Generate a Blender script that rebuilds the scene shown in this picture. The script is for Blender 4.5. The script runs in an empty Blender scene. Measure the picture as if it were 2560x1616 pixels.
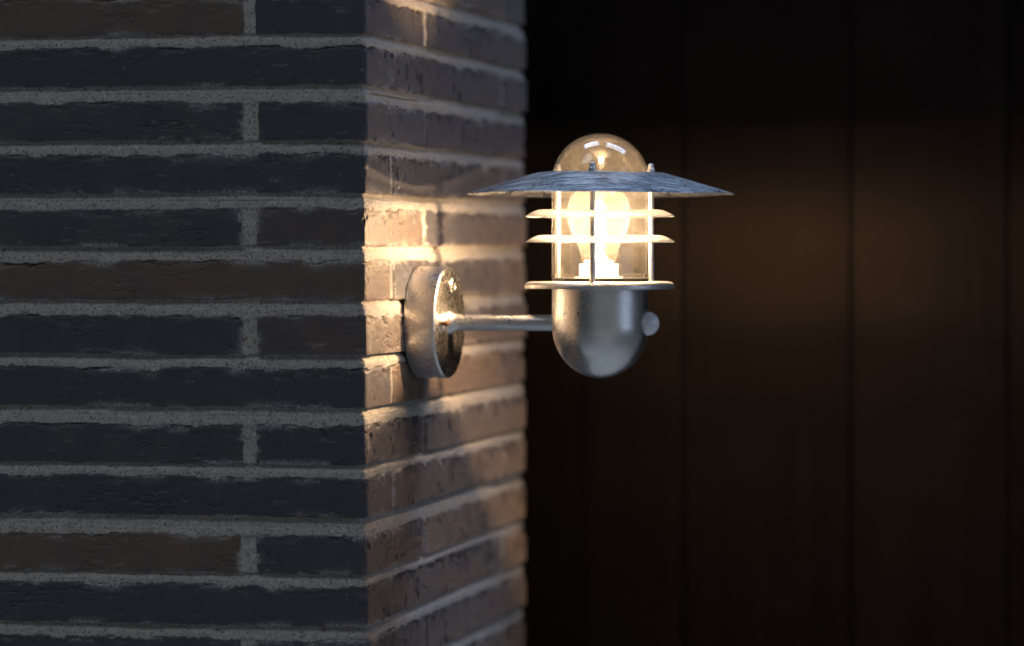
import bpy, bmesh, math
import numpy as np
from mathutils import Vector, Matrix

# ------------------------------------------------------------------ scene, camera
scn = bpy.context.scene
C = scn.collection
F = 8600.0                 # focal length in photo pixels (2560 wide)
CZ = 1.80                  # eye height
HORIZON = 616.0            # photo row of the horizon
MM = 0.001

def at(u, v, depth):       # a photo pixel at a known distance -> world point
    return Vector(((u - 1280) / F * depth, depth, CZ - (v - HORIZON) / F * depth))

cam_d = bpy.data.cameras.new('camera')
cam = bpy.data.objects.new('camera', cam_d)
C.objects.link(cam)
cam.location = (0, 0, CZ)
cam.rotation_euler = (math.radians(90), 0, 0)
cam_d.sensor_width = 36
cam_d.lens = F / 2560 * 36
cam_d.shift_y = -(808 - HORIZON) / 2560
cam_d.clip_start = 0.05
cam_d.clip_end = 200
cam_d.dof.use_dof = True
cam_d.dof.focus_distance = 3.36
cam_d.dof.aperture_fstop = 2.35
cam_d.dof.aperture_blades = 9
scn.camera = cam

# ------------------------------------------------------------------ layout
D0 = 3.298                                     # distance of the pillar's corner
CORNER = at(915, HORIZON, D0)
wv = Vector((0.219, 0.976, 0)).normalized()    # along the lamp's face, away from the viewer
nS = Vector((0.976, -0.219, 0)).normalized()   # out of the lamp's face
dF = Vector((-0.3577, 0.066, 0)).normalized()  # along the front face, to the left
nF = Vector((dF.y, -dF.x, 0)) * -1
if nF.y > 0: nF = -nF
S_END = 0.709
PLATE_S = 0.196
P0 = CORNER + wv * PLATE_S                     # where the lamp is screwed to the wall
P0.z = CZ - (806 - HORIZON) / F * P0.y
ARM_A = 0.1903
AX = P0 + nS * ARM_A                           # axis of the lantern
PX = AX.y / F                                  # metres per photo pixel at the lantern

def zl(v): return CZ - (v - HORIZON) * PX

# ------------------------------------------------------------------ helpers
def link(name, me, mat, parent=None, loc=None, smooth=True):
    o = bpy.data.objects.new(name, me)
    C.objects.link(o)
    for m in (mat if isinstance(mat, (list, tuple)) else [mat]):
        me.materials.append(m)
    if smooth:
        me.polygons.foreach_set('use_smooth', [True] * len(me.polygons))
    if loc is not None: o.location = loc
    if parent is not None: o.parent = parent
    return o

def tag(o, label=None, cat=None, group=None, kind=None):
    if label: o['label'] = label
    if cat: o['category'] = cat
    if group: o['group'] = group
    if kind: o['kind'] = kind
    return o

def lathe(prof, segs=128, closed=True, mat4=None, wob=0.0, seed=0, sharp=None):
    """prof: (r, z) list in metres turned about z."""
    bm = bmesh.new()
    rings = []
    rng = np.random.default_rng(seed)
    ph = rng.uniform(0, 6.28, 6)
    for (r, z) in prof:
        if r < 1e-7:
            rings.append([bm.verts.new((0, 0, z))])
            continue
        ring = []
        for i in range(segs):
            a = 2 * math.pi * i / segs
            dz = 0
            if wob:
                dz = wob * (math.sin(2 * a + ph[0]) + .6 * math.sin(3 * a + ph[1]) + .4 * math.sin(7 * a + ph[2]) + .25 * math.sin(13 * a + ph[3]))
            ring.append(bm.verts.new((r * math.cos(a), r * math.sin(a), z + dz)))
        rings.append(ring)
    n = len(rings)
    for k in range(n if closed else n - 1):
        A, B = rings[k], rings[(k + 1) % n]
        if len(A) == 1 and len(B) == 1: continue
        for i in range(segs):
            j = (i + 1) % segs
            if len(A) == 1: bm.faces.new((A[0], B[i], B[j]))
            elif len(B) == 1: bm.faces.new((A[i], B[0], A[j]))
            else: bm.faces.new((A[i], B[i], B[j], A[j]))
    bmesh.ops.recalc_face_normals(bm, faces=bm.faces)
    if mat4 is not None: bmesh.ops.transform(bm, matrix=mat4, verts=bm.verts)
    me = bpy.data.meshes.new('m')
    bm.to_mesh(me); bm.free()
    # split normals at hard corners
    try: me.set_sharp_from_angle(angle=math.radians(38))
    except Exception: pass
    return me

def fillet(pts, rad, n=5):
    """round the corners of an open polyline profile"""
    out = []
    for i, p in enumerate(pts):
        if i == 0 or i == len(pts) - 1 or rad[i] <= 0:
            out.append(p); continue
        a = Vector(pts[i - 1]); b = Vector(p); c = Vector(pts[i + 1])
        u = (a - b); w = (c - b)
        r = min(rad[i], u.length * .49, w.length * .49)
        s = b + u.normalized() * r; e = b + w.normalized() * r
        for k in range(n + 1):
            t = k / n
            q = (1 - t) ** 2 * s + 2 * t * (1 - t) * b + t * t * e
            out.append((q.x, q.y))
    return out

def axis_matrix(origin, axis):
    z = Vector(axis).normalized()
    q = Vector((0, 0, 1)).rotation_difference(z)
    return Matrix.Translation(origin) @ q.to_matrix().to_4x4()

# ------------------------------------------------------------------ materials
def new_mat(name):
    m = bpy.data.materials.new(name)
    m.use_nodes = True
    nt = m.node_tree
    for n in list(nt.nodes): nt.nodes.remove(n)
    out = nt.nodes.new('ShaderNodeOutputMaterial')
    return m, nt, out

class NT:
    def __init__(self, nt): self.nt = nt
    def n(self, t, **kw):
        x = self.nt.nodes.new(t)
        for k, v in kw.items():
            if k.startswith('i_'):
                key = k[2:]
                x.inputs[int(key) if key.isdigit() else key.replace('_', ' ')].default_value = v
            else: setattr(x, k, v)
        return x
    def l(self, a, b): self.nt.links.new(a, b)
    def mix(self, fac, a, b, blend='MIX'):
        x = self.n('ShaderNodeMix', data_type='RGBA', blend_type=blend)
        for s, val in ((x.inputs[0], fac), (x.inputs[6], a), (x.inputs[7], b)):
            if hasattr(val, 'default_value') or hasattr(val, 'is_linked'): self.l(val, s)
            else: s.default_value = val if not isinstance(val, tuple) or len(val) == 4 else (*val, 1)
        return x.outputs[2]
    def math(self, op, a, b=0.0, c=0.0, clamp=False):
        x = self.n('ShaderNodeMath', operation=op, use_clamp=clamp)
        for s, val in zip(x.inputs, (a, b, c)):
            if hasattr(val, 'is_linked'): self.l(val, s)
            else: s.default_value = val
        return x.outputs[0]
    def ramp(self, x, a, b, lo=0.0, hi=1.0):
        r = self.n('ShaderNodeMapRange', clamp=True)
        self.l(x, r.inputs[0])
        for i, v in zip((1, 2, 3, 4), (a, b, lo, hi)): r.inputs[i].default_value = v
        return r.outputs[0]
    def noise(self, vec, scale, detail=3, rough=.55):
        x = self.n('ShaderNodeTexNoise')
        x.inputs['Scale'].default_value = scale
        x.inputs['Detail'].default_value = detail
        x.inputs['Roughness'].default_value = rough
        if vec is not None: self.l(vec, x.inputs['Vector'])
        return x.outputs['Fac']

def mapping(b, vec, scale=(1, 1, 1), rot=(0, 0, 0)):
    mp = b.n('ShaderNodeMapping')
    b.l(vec, mp.inputs['Vector'])
    mp.inputs['Scale'].default_value = scale
    mp.inputs['Rotation'].default_value = rot
    return mp.outputs[0]

# --- brickwork: pigment comes from the attributes written on the mesh
def mat_brickwork():
    m, nt, out = new_mat('brickwork'); b = NT(nt)
    at_ = b.n('ShaderNodeAttribute', attribute_name='brick')
    sep = b.n('ShaderNodeSeparateColor'); b.l(at_.outputs['Color'], sep.inputs[0])
    mask, tone, smear = sep.outputs[0], sep.outputs[1], sep.outputs[2]
    oc = b.n('ShaderNodeTexCoord').outputs['Object']
    big = b.noise(oc, 26, 4, .6)
    fine = b.noise(oc, 420, 4, .65)
    mid = b.noise(oc, 110, 4, .6)
    # bricks: blue black to brown black, one tone each, cloudy inside
    t2 = b.math('ADD', tone, b.math('MULTIPLY', b.math('SUBTRACT', big, .5), .9), clamp=True)
    cr = b.n('ShaderNodeValToRGB')
    b.l(t2, cr.inputs[0])
    e = cr.color_ramp.elements
    e[0].position = 0.05; e[0].color = (.031, .034, .050, 1)
    e[1].position = 1.0; e[1].color = (.125, .080, .053, 1)
    k = e.new(.5); k.color = (.066, .056, .055, 1)
    bc = b.mix(b.ramp(fine, .3, .75, 0, .55), cr.outputs[0], (.035, .034, .037, 1))
    bc = b.mix(b.ramp(mid, .62, .8, 0, .5), bc, (.16, .14, .125, 1))
    # mortar: sandy grey with dark and pale grains
    mo = b.mix(b.ramp(mid, .25, .75), (.27, .25, .225, 1), (.38, .355, .325, 1))
    g1 = b.noise(oc, 400, 3, .6)
    mo = b.mix(b.ramp(g1, .55, .64, 0, .85), mo, (.10, .085, .07, 1))
    mo = b.mix(b.ramp(b.noise(oc, 470, 2, .5), .62, .72, 0, .7), mo, (.62, .6, .57, 1))
    col = b.mix(mask, mo, bc)
    sm = b.math('MULTIPLY', smear, b.ramp(fine, .36, .6), clamp=True)
    col = b.mix(sm, col, (.34, .335, .33, 1))
    p = b.n('ShaderNodeBsdfPrincipled')
    b.l(col, p.inputs['Base Color'])
    rg = b.n('ShaderNodeMix', data_type='FLOAT')
    b.l(mask, rg.inputs[0]); rg.inputs[2].default_value = .95; rg.inputs[3].default_value = .62
    b.l(rg.outputs[0], p.inputs['Roughness'])
    p.inputs['Specular IOR Level'].default_value = .5
    b.l(b.ramp(mask, 0, 1, .05, .29), p.inputs['Sheen Weight'])     # dusty fired clay
    p.inputs['Sheen Roughness'].default_value = .35
    p.inputs['Sheen Tint'].default_value = (1.0, .74, .55, 1)
    bu = b.n('ShaderNodeBump'); bu.inputs['Strength'].default_value = .45; bu.inputs['Distance'].default_value = .0008
    hh = b.math('ADD', fine, b.math('MULTIPLY', mid, .8))
    b.l(hh, bu.inputs['Height']); b.l(bu.outputs[0], p.inputs['Normal'])
    b.l(p.outputs[0], out.inputs[0])
    return m

def mat_boards():
    m, nt, out = new_mat('dark_stained_board'); b = NT(nt)
    oc = b.n('ShaderNodeTexCoord').outputs['Object']
    at_ = b.n('ShaderNodeAttribute', attribute_name='tone')
    gv = mapping(b, oc, (60, 60, 2.2))
    grain = b.noise(gv, 1.0, 6, .65)
    gv2 = mapping(b, oc, (400, 400, 7))
    g2 = b.noise(gv2, 1.0, 4, .6)
    blot = b.noise(oc, 9, 4, .6)
    c = b.mix(b.ramp(grain, .3, .7), (.0027, .0021, .0022, 1), (.0066, .0047, .0048, 1))
    c = b.mix(b.ramp(g2, .5, .75, 0, .35), c, (.005, .0042, .004, 1))
    c = b.mix(b.ramp(blot, .5, .8, 0, .45), c, (.012, .009, .0087, 1))
    c = b.mix(b.ramp(b.noise(mapping(b, oc, (14, 14, 40)), 1, 3, .5), .66, .74, 0, .3), c, (.022, .018, .017, 1))
    sc = b.n('ShaderNodeVectorMath', operation='SCALE')
    b.l(c, sc.inputs[0]); b.l(at_.outputs['Fac'], sc.inputs['Scale'])
    p = b.n('ShaderNodeBsdfPrincipled')
    b.l(sc.outputs[0], p.inputs['Base Color'])
    p.inputs['Roughness'].default_value = .42
    p.inputs['Specular IOR Level'].default_value = .10
    p.inputs['Specular Tint'].default_value = (1.0, .80, .70, 1)
    bu = b.n('ShaderNodeBump'); bu.inputs['Strength'].default_value = .5; bu.inputs['Distance'].default_value = .001
    b.l(b.math('ADD', grain, g2), bu.inputs['Height']); b.l(bu.outputs[0], p.inputs['Normal'])
    b.l(p.outputs[0], out.inputs[0])
    return m

def mat_galv(name, base=(.70, .705, .71), r0=.3, r1=.5, bump=.25, brushed=False, dull=.25, tint=(.34, .33, .33), hammer=0.0, speck=.35):
    m, nt, out = new_mat(name); b = NT(nt)
    oc = b.n('ShaderNodeTexCoord').outputs['Object']
    vo = b.n('ShaderNodeTexVoronoi'); vo.inputs['Scale'].default_value = 170
    wob = b.n('ShaderNodeTexNoise'); wob.inputs['Scale'].default_value = 90
    b.l(oc, wob.inputs['Vector'])
    vv = b.mix(.12, oc, wob.outputs['Color'])
    b.l(vv, vo.inputs['Vector'])
    spang = b.n('ShaderNodeSeparateColor'); b.l(vo.outputs['Color'], spang.inputs[0])
    big = b.noise(oc, 38, 5, .62)
    fin = b.noise(oc, 700, 3, .6)
    c = b.mix(b.ramp(big, .4, .68, 0, dull * 2.2), base, tint)
    c = b.mix(b.math('MULTIPLY', spang.outputs[0], .28), c, tuple(x * .7 for x in base))
    c = b.mix(b.ramp(fin, .62, .75, 0, speck), c, (.25, .24, .24, 1))
    rr = b.math('ADD', b.ramp(big, .3, .7, r0, r1), b.math('MULTIPLY', spang.outputs[1], .10))
    h = b.math('ADD', b.math('MULTIPLY', spang.outputs[2], .25), b.math('MULTIPLY', fin, .35))
    h = b.math('ADD', h, b.math('MULTIPLY', b.noise(oc, 130, 3, .5), 1.2 + hammer))
    if brushed:
        s1 = b.noise(mapping(b, oc, (40, 700, 60), (0, 0, .5)), 1, 4, .7)
        s2 = b.noise(mapping(b, oc, (620, 45, 60), (0, 0, -.35)), 1, 4, .7)
        st = b.math('MAXIMUM', s1, b.math('MULTIPLY', s2, .97))
        c = b.mix(b.ramp(st, .50, .60, 0, .9), c, (.88, .89, .90, 1))
        c = b.mix(b.ramp(b.noise(mapping(b, oc, (34, 210, 60), (0, 0, .35)), 1, 6, .75), .44, .56, 0, .92), c, (.11, .11, .125, 1))
        h = b.math('ADD', h, b.math('MULTIPLY', st, .9))
        patch = b.noise(oc, 21, 5, .7)
        c = b.mix(b.ramp(patch, .50, .60, 0, .6), c, (.86, .87, .89, 1))
        rr = b.math('ADD', rr, b.ramp(patch, .45, .6, .06, -.12))
        rr = b.math('ADD', rr, b.ramp(st, .4, .6, .12, -.14))
    p = b.n('ShaderNodeBsdfPrincipled')
    p.inputs['Metallic'].default_value = 1
    b.l(c, p.inputs['Base Color']); b.l(rr, p.inputs['Roughness'])
    bu = b.n('ShaderNodeBump'); bu.inputs['Strength'].default_value = bump; bu.inputs['Distance'].default_value = .0006
    b.l(h, bu.inputs['Height']); b.l(bu.outputs[0], p.inputs['Normal'])
    b.l(p.outputs[0], out.inputs[0])
    return m

def mat_plain(name, col, rough=.5, metal=0.0, var=.3, scale=300):
    m, nt, out = new_mat(name); b = NT(nt)
    oc = b.n('ShaderNodeTexCoord').outputs['Object']
    c = b.mix(b.ramp(b.noise(oc, scale), .3, .7, 0, var), (*col, 1), tuple(x * .55 for x in col))
    p = b.n('ShaderNodeBsdfPrincipled')
    b.l(c, p.inputs['Base Color'])
    p.inputs['Roughness'].default_value = rough
    p.inputs['Metallic'].default_value = metal
    b.l(p.outputs[0], out.inputs[0])
    return m

def mat_clear(name, tint, haze, haze_noise, rough=.015, specks=0.0):
    """thin clear glass: straight transmission, Fresnel reflection, a little dust that scatters"""
    m, nt, out = new_mat(name); b = NT(nt)
    geo = b.n('ShaderNodeNewGeometry')
    ior = b.ramp(geo.outputs['Backfacing'], 0, 1, 1.48, 1 / 1.48)
    fr = b.n('ShaderNodeFresnel'); b.l(ior, fr.inputs['IOR'])
    tr = b.n('ShaderNodeBsdfTransparent'); tr.inputs[0].default_value = (*tint, 1)
    gl = b.n('ShaderNodeBsdfGlossy'); gl.inputs['Roughness'].default_value = rough
    mx = b.n('ShaderNodeMixShader'); b.l(fr.outputs[0], mx.inputs[0]); b.l(tr.outputs[0], mx.inputs[1]); b.l(gl.outputs[0], mx.inputs[2])
    df = b.n('ShaderNodeBsdfDiffuse'); df.inputs[0].default_value = (.85, .82, .78, 1)
    tl = b.n('ShaderNodeBsdfTranslucent'); tl.inputs[0].default_value = (.85, .82, .78, 1)
    dm = b.n('ShaderNodeMixShader'); dm.inputs[0].default_value = .6
    b.l(df.outputs[0], dm.inputs[1]); b.l(tl.outputs[0], dm.inputs[2])
    oc = b.n('ShaderNodeTexCoord').outputs['Object']
    ns = b.noise(oc, 34, 5, .65)
    hz = b.ramp(ns, .3, .75, haze * (1 - haze_noise), haze * (1 + haze_noise))
    st = b.noise(mapping(b, oc, (330, 330, 9)), 1, 3, .6)
    hz = b.math('ADD', hz, b.ramp(st, .60, .76, 0, haze * 1.6))
    if specks:
        sp = b.noise(oc, 900, 1, .5)
        hz = b.math('ADD', hz, b.ramp(sp, .71, .77, 0, specks))
    mx2 = b.n('ShaderNodeMixShader'); b.l(hz, mx2.inputs[0]); b.l(mx.outputs[0], mx2.inputs[1]); b.l(dm.outputs[0], mx2.inputs[2])
    b.l(mx2.outputs[0], out.inputs[0])
    return m

def mat_emit(name, col, strength):
    m, nt, out = new_mat(name); b = NT(nt)
    e = b.n('ShaderNodeEmission'); e.inputs[0].default_value = (*col, 1); e.inputs[1].default_value = strength
    b.l(e.outputs[0], out.inputs[0])
    return m

M_WALL = mat_brickwork()
M_BOARD = mat_boards()
M_GALV = mat_galv('galvanised_steel', r0=.225, r1=.30, dull=.10, speck=.03, bump=.06)
M_PLATE = mat_galv('galvanised_steel_plate', r0=.14, r1=.30, bump=.5, hammer=2.0, base=(.80, .79, .77), dull=.08)
M_SHADE = mat_galv('brushed_galvanised_steel', r0=.32, r1=.5, brushed=True, bump=.5, hammer=1.0)
M_RING = mat_galv('galvanised_sheet', base=(.58, .60, .63), r0=.26, r1=.5, bump=.5, hammer=1.0)
M_ROD = mat_galv('galvanised_rod', r0=.22, r1=.36, bump=.2)
M_GLASS = mat_clear('clear_glass', (.985, .97, .945), .0031, .45, specks=.06)
M_BULB = mat_clear('bulb_glass', (.97, .96, .94), .0052, .15, rough=.03)
M_CAPS = mat_clear('capsule_glass', (.98, .97, .95), .03, .1, rough=.05)
M_CERAMIC = mat_plain('white_ceramic', (.78, .76, .72), .45, var=.12)
M_RUBBER = mat_plain('black_rubber', (.018, .017, .016), .7)
M_SCREW = mat_plain('rusty_screw', (.16, .085, .055), .6, metal=.6, var=.6, scale=500)
M_SENSOR = None
def mat_sensor():
    m, nt, out = new_mat('milky_plastic'); b = NT(nt)
    p = b.n('ShaderNodeBsdfPrincipled')
    oc = b.n('ShaderNodeTexCoord').outputs['Object']
    c = b.mix(b.ramp(b.noise(oc, 200), .35, .7), (.86, .89, .95, 1), (.74, .77, .83, 1))
    b.l(c, p.inputs['Base Color'])
    p.inputs['Roughness'].default_value = .12
    p.inputs['Coat Weight'].default_value = 1.0
    p.inputs['Transmission Weight'].default_value = .2
    p.inputs['IOR'].default_value = 1.3
    b.l(p.outputs[0], out.inputs[0])
    return m
M_SENSOR = mat_sensor()
LIGHT = (1.0, .68, .39)
LAMP_STRENGTH = 12400
M_EMIT = mat_emit('glowing_filament', LIGHT, LAMP_STRENGTH)

# ------------------------------------------------------------------ numpy noise
_rng = np.random.default_rng(7)
_T = _rng.random((256, 256)).astype(np.float32)
def vnoise(x, y):
    xi = np.floor(x).astype(np.int64); yi = np.floor(y).astype(np.int64)
    fx = x - xi; fy = y - yi
    fx = fx * fx * (3 - 2 * fx); fy = fy * fy * (3 - 2 * fy)
    x0 = xi & 255; x1 = (xi + 1) & 255; y0 = yi & 255; y1 = (yi + 1) & 255
    a = _T[x0, y0]; b_ = _T[x1, y0]; c = _T[x0, y1]; d = _T[x1, y1]
    return (a + (b_ - a) * fx) * (1 - fy) + (c + (d - c) * fx) * fy
def fbm(x, y, octv=4, gain=.5):
    s = 0; a = 1; t = 0
    for i in range(octv):
        s = s + a * vnoise(x * 2 ** i + 17.3 * i, y * 2 ** i + 31.7 * i); t += a; a *= gain
    return s / t            # 0..1
def sstep(a, b, x):
    t = np.clip((x - a) / (b - a), 0, 1)
    return t * t * (3 - 2 * t)

# ------------------------------------------------------------------ brick pillar
def build_pillar():
    # courses measured on the corner (photo rows of brick top / bottom), A = long brick to the left, B = header
    disp = [(-14, 78, 'B'), (105, 200, 'A'), (235, 330, 'B'), (358, 455, 'A'), (488, 580, 'B'), (612, 708, 'A'),
            (740, 838, 'B'), (865, 962, 'A'), (1000, 1097, 'B'), (1122, 1220, 'A'), (1260, 1355, 'B'), (1378, 1478, 'A')]
    t = disp[0]
    for k in range(4): disp.insert(0, (disp[0][0] - 127.3, disp[0][1] - 127.3, 'A' if disp[0][2] == 'B' else 'B'))
    for k in range(6): disp.append((disp[-1][0] + 127.3, disp[-1][1] + 127.3, 'A' if disp[-1][2] == 'B' else 'B'))
    conv = lambda v: CZ - (v * 1.06312 - HORIZON) / F * D0
    rows = [(conv(a), conv(b_), ty) for a, b_, ty in disp]
    zt, zb = rows[0][0] + .006, rows[-1][1] - .006
    # grid
    zs = np.concatenate([np.arange(zb, 1.395, .0024), np.arange(1.395, 2.06, .00095), np.arange(2.06, zt, .0024)])
    U = np.concatenate([-np.arange(1.10, .40, -.004), -np.arange(.40, .012, -.00105), np.arange(-.012, .012, .0006),
                        np.arange(.012, S_END - .004, .0016), [S_END - .004, S_END - .002, S_END]])
    nU, nZ = len(U), len(zs)
    X, Z = np.meshgrid(U, zs)                       # nZ x nU
    rng = np.random.default_rng(23)
    wander = []
    for k, (a, b_, ty) in enumerate(rows):
        wt = .0011 * (vnoise(U * 7 + 40 + k * 3.1, U * 0 + k * 7.7) * 2 - 1) + .0007 * (vnoise(U * 22 + 3 * k, U * 0 + k * 1.7 + 90) * 2 - 1)
        # broken top arris
        rag = fbm(U * 34 + k * 11.3, U * 0 + k * 5.1 + 3, 5, .62)
        wt = wt - .0056 * np.clip(rag - .46, 0, 1) * 2.0 - .0009 * vnoise(U * 300 + k, U * 0 + k * 3.3)
        wb = .0007 * (vnoise(U * 6 + 80 + k * 2.3, U * 0 + k * 9.7 + 50) * 2 - 1) + .0009 * (fbm(U * 90 + k * 5, U * 0 + k * 4.2 + 20, 4, .65) * 2 - 1)
        wander.append((a + wt, b_ + wb))
    d = np.full(X.shape, -1.0)
    tone = np.full(X.shape, .5)
    hb = np.zeros(X.shape)
    topd = np.full(X.shape, 1.0); botd = np.full(X.shape, 1.0); endd = np.full(X.shape, 1.0)
    # brown tones seen in the photo; otherwise mostly blue black
    tone_map = {}
    for k, (a, b_, ty) in enumerate(rows):
        e = rng.uniform(-.003, .003, 6)
        if ty == 'A':
            ivs = [(-2, -1.082), (-1.069, -.541), (-.528, .0975 + e[0]), (.1042 + e[0], .594 + e[1]), (.601 + e[1], 2)]
        else:
            ivs = [(-2, -.664), (-.651, -.1225 + e[2]), (-.1082 + e[3] * .4, .2310 + e[4]), (.2382 + e[4], 2)]
        zi = np.where((zs > b_ - .006) & (zs < a + .006))[0]
        if len(zi) == 0: continue
        sl = slice(zi[0], zi[-1] + 1)
        x = X[sl]; z = Z[sl]
        tp = wander[k][0][None, :] - z
        bt = z - wander[k][1][None, :]
        for j, (u0, u1) in enumerate(ivs):
            en = .0016 * (fbm(z * 60 + k * 3.3 + j, z * 0 + 7 * j + k, 4, .6) * 2 - 1)
            l = x - u0 + en
            r = u1 - x + en * .9
            e_ = np.minimum(l, r)
            # rounded rectangle distance
            dd = np.minimum(np.minimum(tp, bt), e_)
            cr = .003
            qx = np.clip(cr - e_, 0, None); qz = np.clip(cr - np.minimum(tp, bt), 0, None)
            both = (qx > 0) & (qz > 0)
            dd = np.where(both, cr - np.sqrt(qx ** 2 + qz ** 2), dd)
            m = dd > d[sl]
            d[sl] = np.where(m, dd, d[sl])
            tn = np.clip(rng.beta(1.1, 2.2), 0, 1)
            n = k - 4
            if u1 < .4 and u1 > -.3: tn = tn * .38        # the corner bricks are mostly blue black
            if n in (0, 5, 10) and j == (2 if ty == 'A' else 1): tn = .80
            if ty == 'B' and j == 2 and n in (4, 6): tn = .62
            if ty == 'B' and j == 2 and n in (2, 8): tn = .03
            if n in (3, 7) and ty == 'A' and j == 2: tn = .10
            off = rng.uniform(-.0016, .0016); tl = rng.uniform(-.003, .003)
            inn = m & (dd > -.0001)
            tone[sl] = np.where(m, tn, tone[sl])
            hb[sl] = np.where(m, off + tl * (z - (a + b_) / 2), hb[sl])
            topd[sl] = np.where(m, tp, topd[sl]); botd[sl] = np.where(m, bt, botd[sl]); endd[sl] = np.where(m, e_, endd[sl])
    mask = sstep(-.0003, .0003, d)
    # brick relief: soft arris, drag marks, torn creases mostly near the top edge
    rad = .0022
    arr = -np.clip(rad - d, 0, rad) ** 2 / rad ** 2 * .0016
    tex = .0005 * (fbm(X * 70, Z * 150, 5, .6) - .5) + .0010 * (fbm(X * 18 + 9, Z * 45 + 4, 3) - .5)
    warp = .006 * (fbm(X * 40 + 5, Z * 40 + 8, 3) - .5)
    cr_n = np.abs(fbm(X * 16 + 31, (Z + warp) * 105 + 12, 4, .55) - .5)
    where = sstep(.55, .68, fbm(X * 11 + 3, Z * 22 + 77, 3))
    crease = -np.clip(1 - cr_n / .022, 0, 1) * .0016 * where
    near_top = np.exp(-np.clip(topd, 0, 1) / .006)
    tear = -np.clip(fbm(X * 42 + 15, Z * 120 + 2, 4, .6) - .47, 0, 1) * (.011 + .010 * (X > 0)) * near_top
    # tearing and pits on the lamp's face, sharper
    pit = -np.clip(fbm(X * 95 + 61, Z * 70 + 23, 3, .55) - .64, 0, 1) * .018 * (.4 + .6 * (X > 0)) * sstep(.50, .6, fbm(X * 14 + 70, Z * 30, 2))
    h_b = hb + arr + tex + crease + tear + pit
    # mortar: struck back under the brick above, flush with the brick below
    q = np.full(X.shape, .5)
    for k in range(len(rows) - 1):
        up = wander[k][1][None, :]; lo = wander[k + 1][0][None, :]
        zi = np.where((zs < rows[k][1] + .004) & (zs > rows[k + 1][0] - .008))[0]
        if len(zi) == 0: continue
        sl = slice(zi[0], zi[-1] + 1)
        qq = (up - Z[sl]) / np.maximum(up - lo, .002)
        sel = (qq > -.3) & (qq < 1.6)
        q[sl] = np.where(sel, np.clip(qq, 0, 1), q[sl])
    depth = .0062 + .0018 * (fbm(X * 9 + 2, Z * 4 + 1, 2) - .5) * 2
    h_m = -depth + (depth - .0012) * sstep(-.1, .62, q + .10 * (fbm(X * 14, Z * 14, 2) - .5) * 2 + .16 * (fbm(X * 60, Z * 60, 3) - .5))
    head = (topd > .001) & (botd > .001)
    h_m = np.where(head, -.0026, h_m)
    narrow = (X > .03)
    h_m = np.where(head & narrow, -.0016 - .0055 * sstep(.50, .58, fbm(X * 3 + 9, Z * 28 + 5, 2)), h_m)
    h_m = h_m + .0007 * (fbm(X * 260, Z * 260, 3, .7) - .5) + .0009 * (fbm(X * 80 + 4, Z * 80, 3) - .5)
    h_m = h_m - np.clip(fbm(X * 210 + 44, Z * 210 + 9, 2) - .78, 0, 1) * .012
    h = h_m * (1 - mask) + np.maximum(h_b, -.0065) * mask
    h = h - (.0008 + .006 * np.clip(fbm(Z * 55 + 9, Z * 0 + 4, 4, .65) - .52, 0, 1)) * np.exp(-(X / .0028) ** 2) - (1 - mask) * .0004 * sstep(S_END - .03, S_END - .003, X)
    # mortar smeared on the brick edges
    edge = np.exp(-np.clip(np.minimum(np.minimum(topd * .8, botd), np.abs(endd) * .9), 0, 1) / .0024)
    sm = sstep(.46, .58, fbm(X * 33 + 5, Z * 110 + 9, 4, .6)) * edge * sstep(.38, .55, fbm(X * 12 + 19, Z * 12 + 3, 2)) * 1.5
    lowline = np.exp(-((botd - .0007) / .0007) ** 2) * sstep(.40, .6, fbm(X * 45 + 71, Z * 10, 3)) * .55
    spots = sstep(.72, .80, fbm(X * 34 + 33, Z * 190 + 81, 5, .68)) * .40
    smear = np.clip(np.maximum(np.maximum(sm, lowline), spots) * mask, 0, 1)
    # positions
    bl = np.clip(1 - np.abs(X) / .012, 0, 1)
    left = X <= 0
    hF = np.where(left, h, h * bl); hS = np.where(left, h * bl, h)
    # the last few millimetres round the back corner
    P = np.zeros((nZ, nU, 3))
    for c in range(2):
        P[..., c] = CORNER[c] + np.where(left, dF[c] * (-X), wv[c] * X) + nF[c] * hF + nS[c] * hS
    P[..., 2] = Z
    endc = np.clip((X - (S_END - .004)) / .004, 0, 1)
    P[..., 0] += wv.x * h * endc; P[..., 1] += wv.y * h * endc
    # closing columns: back face and left end
    cols = [P]
    attrs = [np.stack([mask, tone, smear, np.ones_like(mask)], -1)]
    for back in (.02, .75):
        Q = P[:, -1, :].copy()
        Q[:, 0] -= nS.x * back; Q[:, 1] -= nS.y * back
        cols.append(Q[:, None, :]); attrs.append(attrs[0][:, -1:, :])
    V = np.concatenate(cols, 1); A = np.concatenate(attrs, 1)
    n2 = V.shape[1]
    verts = V.reshape(-1, 3)
    idx = np.arange(nZ * n2).reshape(nZ, n2)
    nxt = np.roll(idx, -1, axis=1)
    q4 = np.stack([idx[:-1], nxt[:-1], nxt[1:], idx[1:]], -1).reshape(-1, 4)
    me = bpy.data.meshes.new('brick_pillar')
    nv, nf = len(verts), len(q4)
    me.vertices.add(nv); me.vertices.foreach_set('co', verts.astype(np.float32).ravel())
    top = idx[-1].tolist(); bot = idx[0][::-1].tolist()
    loops = np.concatenate([q4.ravel(), np.array(top), np.array(bot)])
    me.loops.add(len(loops)); me.loops.foreach_set('vertex_index', loops.astype(np.int32))
    me.polygons.add(nf + 2)
    ls = np.concatenate([np.arange(nf) * 4, [nf * 4, nf * 4 + n2]])
    me.polygons.foreach_set('loop_start', ls.astype(np.int32))
    at_ = me.color_attributes.new('brick', 'FLOAT_COLOR', 'POINT')
    at_.data.foreach_set('color', A.reshape(-1, 4).astype(np.float32).ravel())
    me.update(calc_edges=True); me.validate()
    o = link('brick_pillar', me, M_WALL)
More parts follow.
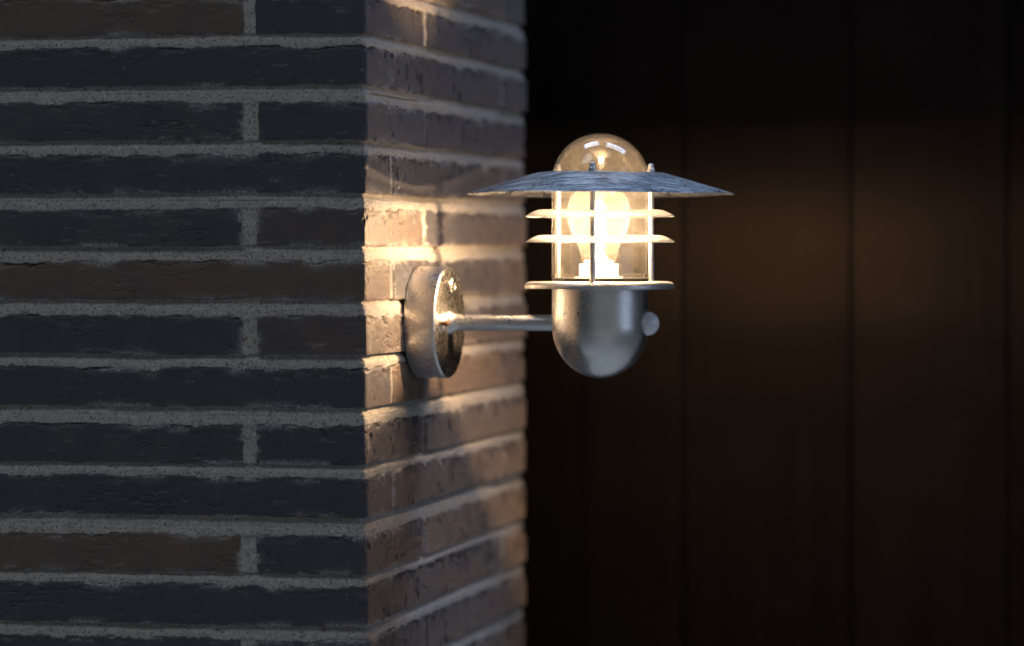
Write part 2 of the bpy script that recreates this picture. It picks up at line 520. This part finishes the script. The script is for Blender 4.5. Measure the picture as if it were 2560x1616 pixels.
    sm_ = np.ones(len(me.polygons), dtype=bool); sm_[-2:] = False
    me.polygons.foreach_set('use_smooth', sm_)
    return tag(o, 'dark long-brick wall corner with thick grey mortar joints carrying the lamp', 'brick wall', kind='thing')
build_pillar()

# ------------------------------------------------------------------ dark boarded wall behind
def build_boards():
    S_B = .90                                      # where the boards' faces stand
    org = CORNER + wv * S_B
    # seams seen in the photo -> position along the wall
    def a_of(u):
        k = (u - 1280) / F
        return (k * org.y - org.x) / (nS.x - k * nS.y)
    seams = [.030, a_of(1709), a_of(2128), a_of(2519)]
    w = seams[3] - seams[2]
    seams = seams + [seams[3] + w * (i + 1) for i in range(3)]
    rng = np.random.default_rng(5)
    bm = bmesh.new()
    lay = bm.verts.layers.float.new('tone')
    z0, z1 = 1.0, 2.21
    for i in range(len(seams) - 1):
        a0, a1 = seams[i] + .0012, seams[i + 1] - .0012
        tn = [.85, 1.0, 1.25, .82, 1.1, 1.0][i]
        off = rng.uniform(-.0008, .0008)
        # section: chamfered edges and a hint of cup
        sec = [(a0, -.020), (a0, -.0030), (a0 + .0018, -.0008)]
        for t in (.1, .25, .5, .75, .9):
            sec.append((a0 + (a1 - a0) * t, -.0008 + .0012 * (1 - (2 * t - 1) ** 2)))
        sec += [(a1 - .0018, -.0008), (a1, -.0030), (a1, -.020)]
        rings = []
        for z in np.linspace(z0, z1, 12):
            ring = []
            for (a, h) in sec:
                p = org + nS * a - wv * (h + off)
                v = bm.verts.new((p.x, p.y, z)); v[lay] = tn
                ring.append(v)
            rings.append(ring)
        for r0, r1 in zip(rings, rings[1:]):
            for k in range(len(sec)):
                j = (k + 1) % len(sec)
                bm.faces.new((r0[k], r0[j], r1[j], r1[k]))
        bm.faces.new(rings[0][::-1]); bm.faces.new(rings[-1])
    # backing that closes the grooves
    a0, a1 = -.25, seams[-1]
    q = []
    for s in (.0035, .036):
        for a in (a0, a1):
            for z in (z0, z1):
                p = org + nS * a + wv * s
                v = bm.verts.new((p.x, p.y, z)); v[lay] = .5
                q.append(v)
    for f in ((0, 1, 3, 2), (4, 6, 7, 5), (0, 4, 5, 1), (2, 3, 7, 6), (1, 5, 7, 3), (0, 2, 6, 4)):
        bm.faces.new([q[k] for k in f])
    bmesh.ops.recalc_face_normals(bm, faces=bm.faces)
    me = bpy.data.meshes.new('board_wall'); bm.to_mesh(me); bm.free()
    o = link('board_wall', me, M_BOARD)
    me.set_sharp_from_angle(angle=math.radians(25))
    return tag(o, 'nearly black wall of wide vertical wooden boards behind the lamp', 'wooden wall', kind='thing')
build_boards()

# ------------------------------------------------------------------ the wall lamp
root = bpy.data.objects.new('wall_lamp', None)
C.objects.link(root)
root.empty_display_size = .05
root.location = P0
tag(root, 'lit galvanised steel wall lantern with wide shade and clear glass dome on the brick corner', 'wall lamp')
LOC = AX - P0                                       # lantern axis in lamp space
def zr(v): return zl(v) - P0.z
def R(px): return px * PX

def turned(name, prof, mat, parent=root, segs=128, shift=(0, 0), **kw):
    """lantern part turned about the vertical axis; profile in photo pixels (radius, row)"""
    me = lathe([(R(r), zr(v)) for r, v in prof], segs, **kw)
    o = link(name, me, mat, parent)
    o.location = (LOC.x + shift[0] * PX, LOC.y + shift[1] * PX, 0)
    return o

# back plate against the wall, sitting a little askew on the rough bricks
nP = (nS - wv * .045).normalized()
wP = (wv + nS * .045).normalized()
tP = .0357
G0 = .0034
plate_prof = [(0, tP), (.0565, tP), (.0568, G0), (.0535, G0), (.0530, tP - .004), (0, tP - .004)]
prof = fillet(plate_prof, [0, .0034, .0012, .0008, .002, 0], 6)
plate = link('back_plate', lathe(prof, 160, closed=False, mat4=axis_matrix((0, 0, 0), nP)), [M_GALV, M_PLATE], root)
for f in plate.data.polygons:
    if f.normal.dot(nP) > .9: f.material_index = 1
gk = link('wall_gasket', lathe([(0.052, -.0035), (.052, .0085), (.044, .0085), (.044, -.0035)], 96, mat4=axis_matrix((0, 0, 0), nP)), M_RUBBER, plate)
dimple_at = nP * tP + wP * .011 + Vector((0, 0, .037))
dp = [(0, .0006), (.0035, .0007), (.0050, .0004), (.0060, .0013), (.0074, .0014), (.0086, .0006), (.0092, -.0006), (0, -.0006)]
link('cover_plug', lathe(dp, 48, closed=False, mat4=axis_matrix(dimple_at, nP)), M_PLATE, plate)
sc_at = nP * tP + wP * -.031 + Vector((0, 0, -.0005))
sp = [(0, .0085), (.0012, .0085), (.0014, .0072), (.0026, .0072), (.0031, .0062), (.0031, .0040), (.0022, .0036), (.0022, -.001), (0, -.001)]
link('screw', lathe(sp, 24, closed=False, mat4=axis_matrix(sc_at, nP + wP * .05)), M_SCREW, plate)
# arm
rA = .0083
arm_prof = [(.0125, tP - .0008), (.0122, tP + .0006), (.0100, tP + .0030), (rA + .0003, tP + .007), (rA, tP + .010), (rA, ARM_A - R(112)), (0, ARM_A - R(112)), (0, tP - .0008)]
link('arm', lathe(arm_prof, 64, closed=False, mat4=axis_matrix((0, 0, 0), nS)), M_GALV, root)

# body: cup with a round bottom
body = [(110, 707), (121, 707), (121, 815)]
for k in range(1, 25):
    a = k / 24 * math.pi / 2
    body.append((121 * math.cos(a) if k < 24 else 0, 815 + 131 * math.sin(a)))
body += [(0, 930), (110, 815), (110, 707)]
turned('lamp_body', body, M_GALV, closed=False)
# motion sensor opposite the arm
sb = LOC + nS * R(121)
sen = link('motion_sensor', lathe([(0, .0005), (R(30), .0005), (R(31), -.0006), (R(31), -.006), (0, -.006)], 64, closed=False, mat4=axis_matrix((sb.x, sb.y, zr(809)), nS)), M_SENSOR, root)
lens = []
for k in range(17):
    a = k / 16 * math.pi / 2
    lens.append((R(30) * math.cos(a) if k < 16 else 0, .0006 + R(27) * math.sin(a)))
link('sensor_lens', lathe([(0, .0006)] + lens, 64, closed=False, mat4=axis_matrix((sb.x, sb.y, zr(809)), nS)), M_SENSOR, sen)

# lower collar
col = [(112, 704.5), (170, 704.5), (178, 705.3), (184, 708), (187, 712.5), (187.8, 717), (187.2, 721.5), (185.6, 722.6), (182, 717), (176, 711.5), (168, 709), (112, 708.5)]
turned('collar', col, M_RING, shift=(-2, 0), wob=.00025, seed=4)
# two louvre rings
for i, (vt, vs) in enumerate(((525.8, 541.2), (590.2, 605.2))):
    pr = [(127, vt), (148, vt + .3), (157, vt + 1.2), (164, vt + 3.6), (174, vt + 8.2), (186, vs), (186.6, vs + 1.2), (185, vs + 1.7), (173, vt + 10.8), (163, vt + 6.2), (156, vt + 3.8), (148, vt + 2.8), (127, vt + 2.5)]
    turned('louvre_ring', pr, M_RING, shift=(-1, 0), wob=.0004, seed=11 + i)
# shade
sh = [(124, 431.6), (146, 431.8), (156, 432.8), (166, 435.2), (186, 441), (206, 447), (240, 457), (271, 466), (303, 475.4), (333.0, 485), (333.6, 486.0), (332.6, 487),
      (302, 478), (271, 468.8), (240, 459.8), (206, 449.8), (186, 443.8), (166, 438), (156, 435.6), (146, 434.4), (124, 434.2)]
shade = turned('lamp_shade', sh, M_SHADE, segs=192, wob=.0004, seed=3)
shade.location.z = zr(455)
shade.data.transform(Matrix.Translation((0, 0, -zr(455))))
shade.rotation_euler = (math.radians(-.42), math.radians(.12), 0)
# rods with cap nuts
for k in range(3):
    ang = math.radians(-9.6 + 120 * k)
    ox, oy = 137 * math.sin(ang), -137 * math.cos(ang)
    rod = [(0, 428), (7.2, 428), (7.2, 706), (0, 706)]
    o = turned('support_rod', rod, M_ROD, segs=24, shift=(ox, oy), closed=False)
    nb = [(0, 408.5), (3.2, 408.9), (5.6, 410.2), (6.9, 412.6), (7.4, 415.5), (7.7, 420.5), (8.6, 421.0), (9.6, 422.2), (10.2, 424.5), (10.4, 429), (11.4, 429.4), (11.4, 431.4), (0, 431.4)]
    n_ = link('cap_nut', lathe([(R(r), zr(v)) for r, v in nb], 20, closed=False), M_ROD, o)
# glass dome, two skins and a thick foot
g = [(122.5, 694.5), (122.5, 688), (121.5, 684), (121.5, 455)]
for k in range(1, 25):
    a = k / 24 * math.pi / 2
    g.append((121.5 * math.cos(a) if k < 24 else 0, 455 - 122 * math.sin(a)))
gi = [(0, 340)]
for k in range(23, -1, -1):
    a = k / 24 * math.pi / 2
    gi.append((114.5 * math.cos(a), 455 - 115 * math.sin(a)))
gi += [(114.5, 684), (109, 690), (109, 694.5), (122.5, 694.5)]
turned('glass_dome', g + gi, M_GLASS, closed=False, segs=160)
turned('gasket', [(108, 695), (120, 695), (121, 697), (121, 702), (119, 703.5), (108, 703.5)], M_RUBBER)
# socket and bulb
turned('socket', [(0, 652), (30, 652), (34, 653), (36, 655), (36, 661), (47, 661), (49, 663), (49, 692), (60, 693), (62, 703), (0, 703)], M_CERAMIC, closed=False, shift=(-4, 0))
bp = [(0, 459), (14, 459.8), (28, 462.5), (43, 468.5), (56, 477.5), (67, 490), (75, 507), (79, 527), (79.2, 543), (76.5, 559), (71, 575), (63, 591), (55, 607), (49, 623), (45, 640), (43, 655)]
bulb = turned('light_bulb', bp, M_BULB, closed=False, shift=(-4, 0), segs=96)
fil = []
for k in range(9):
    a = k / 8 * math.pi / 2
    fil.append((8.5 * math.sin(a) if k else 0, 546 - 8.5 * math.cos(a)))
for k in range(9):
    a = k / 8 * math.pi / 2
    fil.append((8.5 * math.cos(a) if k < 8 else 0, 567 + 8.5 * math.sin(a)))
me = lathe([(R(r), zr(v)) for r, v in fil], 20, closed=False)
link('filament', me, M_EMIT, bulb)
cap = [(0, 506), (7, 508), (12, 514), (14, 522), (14, 588), (11, 598), (11, 612), (0, 612)]
link('inner_capsule', lathe([(R(r), zr(v)) for r, v in cap], 32, closed=False), M_CAPS, bulb)
stem = [(0, 613), (8, 613.5), (9, 622), (13, 636), (26, 654), (0, 654)]
link('bulb_stem', lathe([(R(r), zr(v)) for r, v in stem], 24, closed=False), M_CERAMIC, bulb)

# ------------------------------------------------------------------ light of the dusk sky
SUN_EL, SUN_AZ = math.radians(52), math.radians(-125)     # azimuth from +Y, clockwise (behind the viewer, to the left)
sun_dir = Vector((math.sin(SUN_AZ) * math.cos(SUN_EL), math.cos(SUN_AZ) * math.cos(SUN_EL), math.sin(SUN_EL)))
sd = bpy.data.lights.new('sun', 'SUN')
sd.energy = .50
sd.angle = math.radians(24)
sd.color = (.86, .93, 1.0)
so = bpy.data.objects.new('sun', sd); C.objects.link(so)
so.location = (-2, -2, 6)
so.rotation_euler = (-sun_dir).to_track_quat('-Z', 'Y').to_euler()

w = bpy.data.worlds.new('World'); scn.world = w
w.use_nodes = True
nt = w.node_tree
for n in list(nt.nodes): nt.nodes.remove(n)
b = NT(nt)
sky = b.n('ShaderNodeTexSky', sky_type='NISHITA')
sky.sun_disc = False
sky.sun_elevation = SUN_EL
sky.sun_rotation = SUN_AZ
bg = b.n('ShaderNodeBackground'); bg.inputs[1].default_value = .017
skyc = b.n('ShaderNodeVectorMath', operation='SCALE')
# dim light returned by the ground below the horizon, and a bright patch added on the right to streak the metal
tc = b.n('ShaderNodeTexCoord')
sepx = b.n('ShaderNodeSeparateXYZ'); b.l(tc.outputs['Generated'], sepx.inputs[0])
lowf = b.ramp(sepx.outputs[2], .0, -.25)
# sky dimmed towards the horizon, added to darken the boards' reflections
b.l(sky.outputs[0], skyc.inputs[0]); b.l(b.ramp(sepx.outputs[2], .16, .42, .28, 1.0), skyc.inputs['Scale'])
b.l(skyc.outputs[0], bg.inputs[0])
bg2 = b.n('ShaderNodeBackground'); bg2.inputs[0].default_value = (.32, .37, .43, 1)
b.l(b.math('ADD', b.math('MULTIPLY', lowf, .22), b.ramp(sepx.outputs[2], -.45, -.85, 0, .55)), bg2.inputs[1])  # extra glow straight below, added to lift the body's underside
right_patch = Vector((math.sin(math.radians(118)), math.cos(math.radians(118)), .22)).normalized()
dot = b.n('ShaderNodeVectorMath', operation='DOT_PRODUCT'); b.l(tc.outputs['Generated'], dot.inputs[0]); dot.inputs[1].default_value = right_patch
bg3 = b.n('ShaderNodeBackground'); bg3.inputs[0].default_value = (.62, .74, 1.0, 1)
b.l(b.math('MULTIPLY', b.ramp(dot.outputs['Value'], .92, .985), 1.15), bg3.inputs[1])
ad = b.n('ShaderNodeAddShader'); b.l(bg.outputs[0], ad.inputs[0]); b.l(bg2.outputs[0], ad.inputs[1])
ad2 = b.n('ShaderNodeAddShader'); b.l(ad.outputs[0], ad2.inputs[0]); b.l(bg3.outputs[0], ad2.inputs[1])
# broad pale glow added behind the viewer to brighten the lamp body
front = Vector((.22, -1, -.05)).normalized()
dotf = b.n('ShaderNodeVectorMath', operation='DOT_PRODUCT'); b.l(tc.outputs['Generated'], dotf.inputs[0]); dotf.inputs[1].default_value = front
bg4 = b.n('ShaderNodeBackground'); bg4.inputs[0].default_value = (.95, .93, .92, 1)
b.l(b.math('MULTIPLY', b.ramp(dotf.outputs['Value'], .72, .95), .13), bg4.inputs[1])
ad3 = b.n('ShaderNodeAddShader'); b.l(ad2.outputs[0], ad3.inputs[0]); b.l(bg4.outputs[0], ad3.inputs[1])
ad2 = ad3
# two bright strips added high overhead to put highlights on the dome
def glow_strip(c, t, half_len, half_wid, strength, prev):
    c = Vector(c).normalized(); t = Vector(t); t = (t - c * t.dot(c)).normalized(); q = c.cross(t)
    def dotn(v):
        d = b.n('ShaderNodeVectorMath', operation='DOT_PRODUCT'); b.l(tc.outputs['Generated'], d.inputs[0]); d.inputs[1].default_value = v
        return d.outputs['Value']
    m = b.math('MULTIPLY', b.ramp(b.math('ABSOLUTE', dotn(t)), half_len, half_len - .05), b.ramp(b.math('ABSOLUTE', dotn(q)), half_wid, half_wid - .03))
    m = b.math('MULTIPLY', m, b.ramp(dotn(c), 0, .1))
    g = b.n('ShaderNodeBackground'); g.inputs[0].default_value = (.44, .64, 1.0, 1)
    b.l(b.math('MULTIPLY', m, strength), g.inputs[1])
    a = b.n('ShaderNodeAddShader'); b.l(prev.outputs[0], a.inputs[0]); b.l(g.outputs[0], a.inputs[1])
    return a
ad2 = glow_strip((-.317, .297, .90), (.94, 0, .33), .30, .075, 28.0, ad2)
ad2 = glow_strip((.413, .231, .88), (.905, 0, -.425), .28, .085, 18.0, ad2)
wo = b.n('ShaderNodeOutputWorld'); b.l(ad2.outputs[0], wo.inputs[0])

# ------------------------------------------------------------------ render settings
scn.render.engine = 'CYCLES'
scn.view_settings.view_transform = 'Standard'
scn.view_settings.look = 'None'
scn.view_settings.exposure = 0
scn.view_settings.gamma = 1
scn.view_settings.use_curve_mapping = False
cy = scn.cycles
cy.use_denoising = True
cy.max_bounces = 12
cy.transparent_max_bounces = 24
cy.sample_clamp_indirect = 40
cy.blur_glossy = .4
cy.caustics_reflective = True
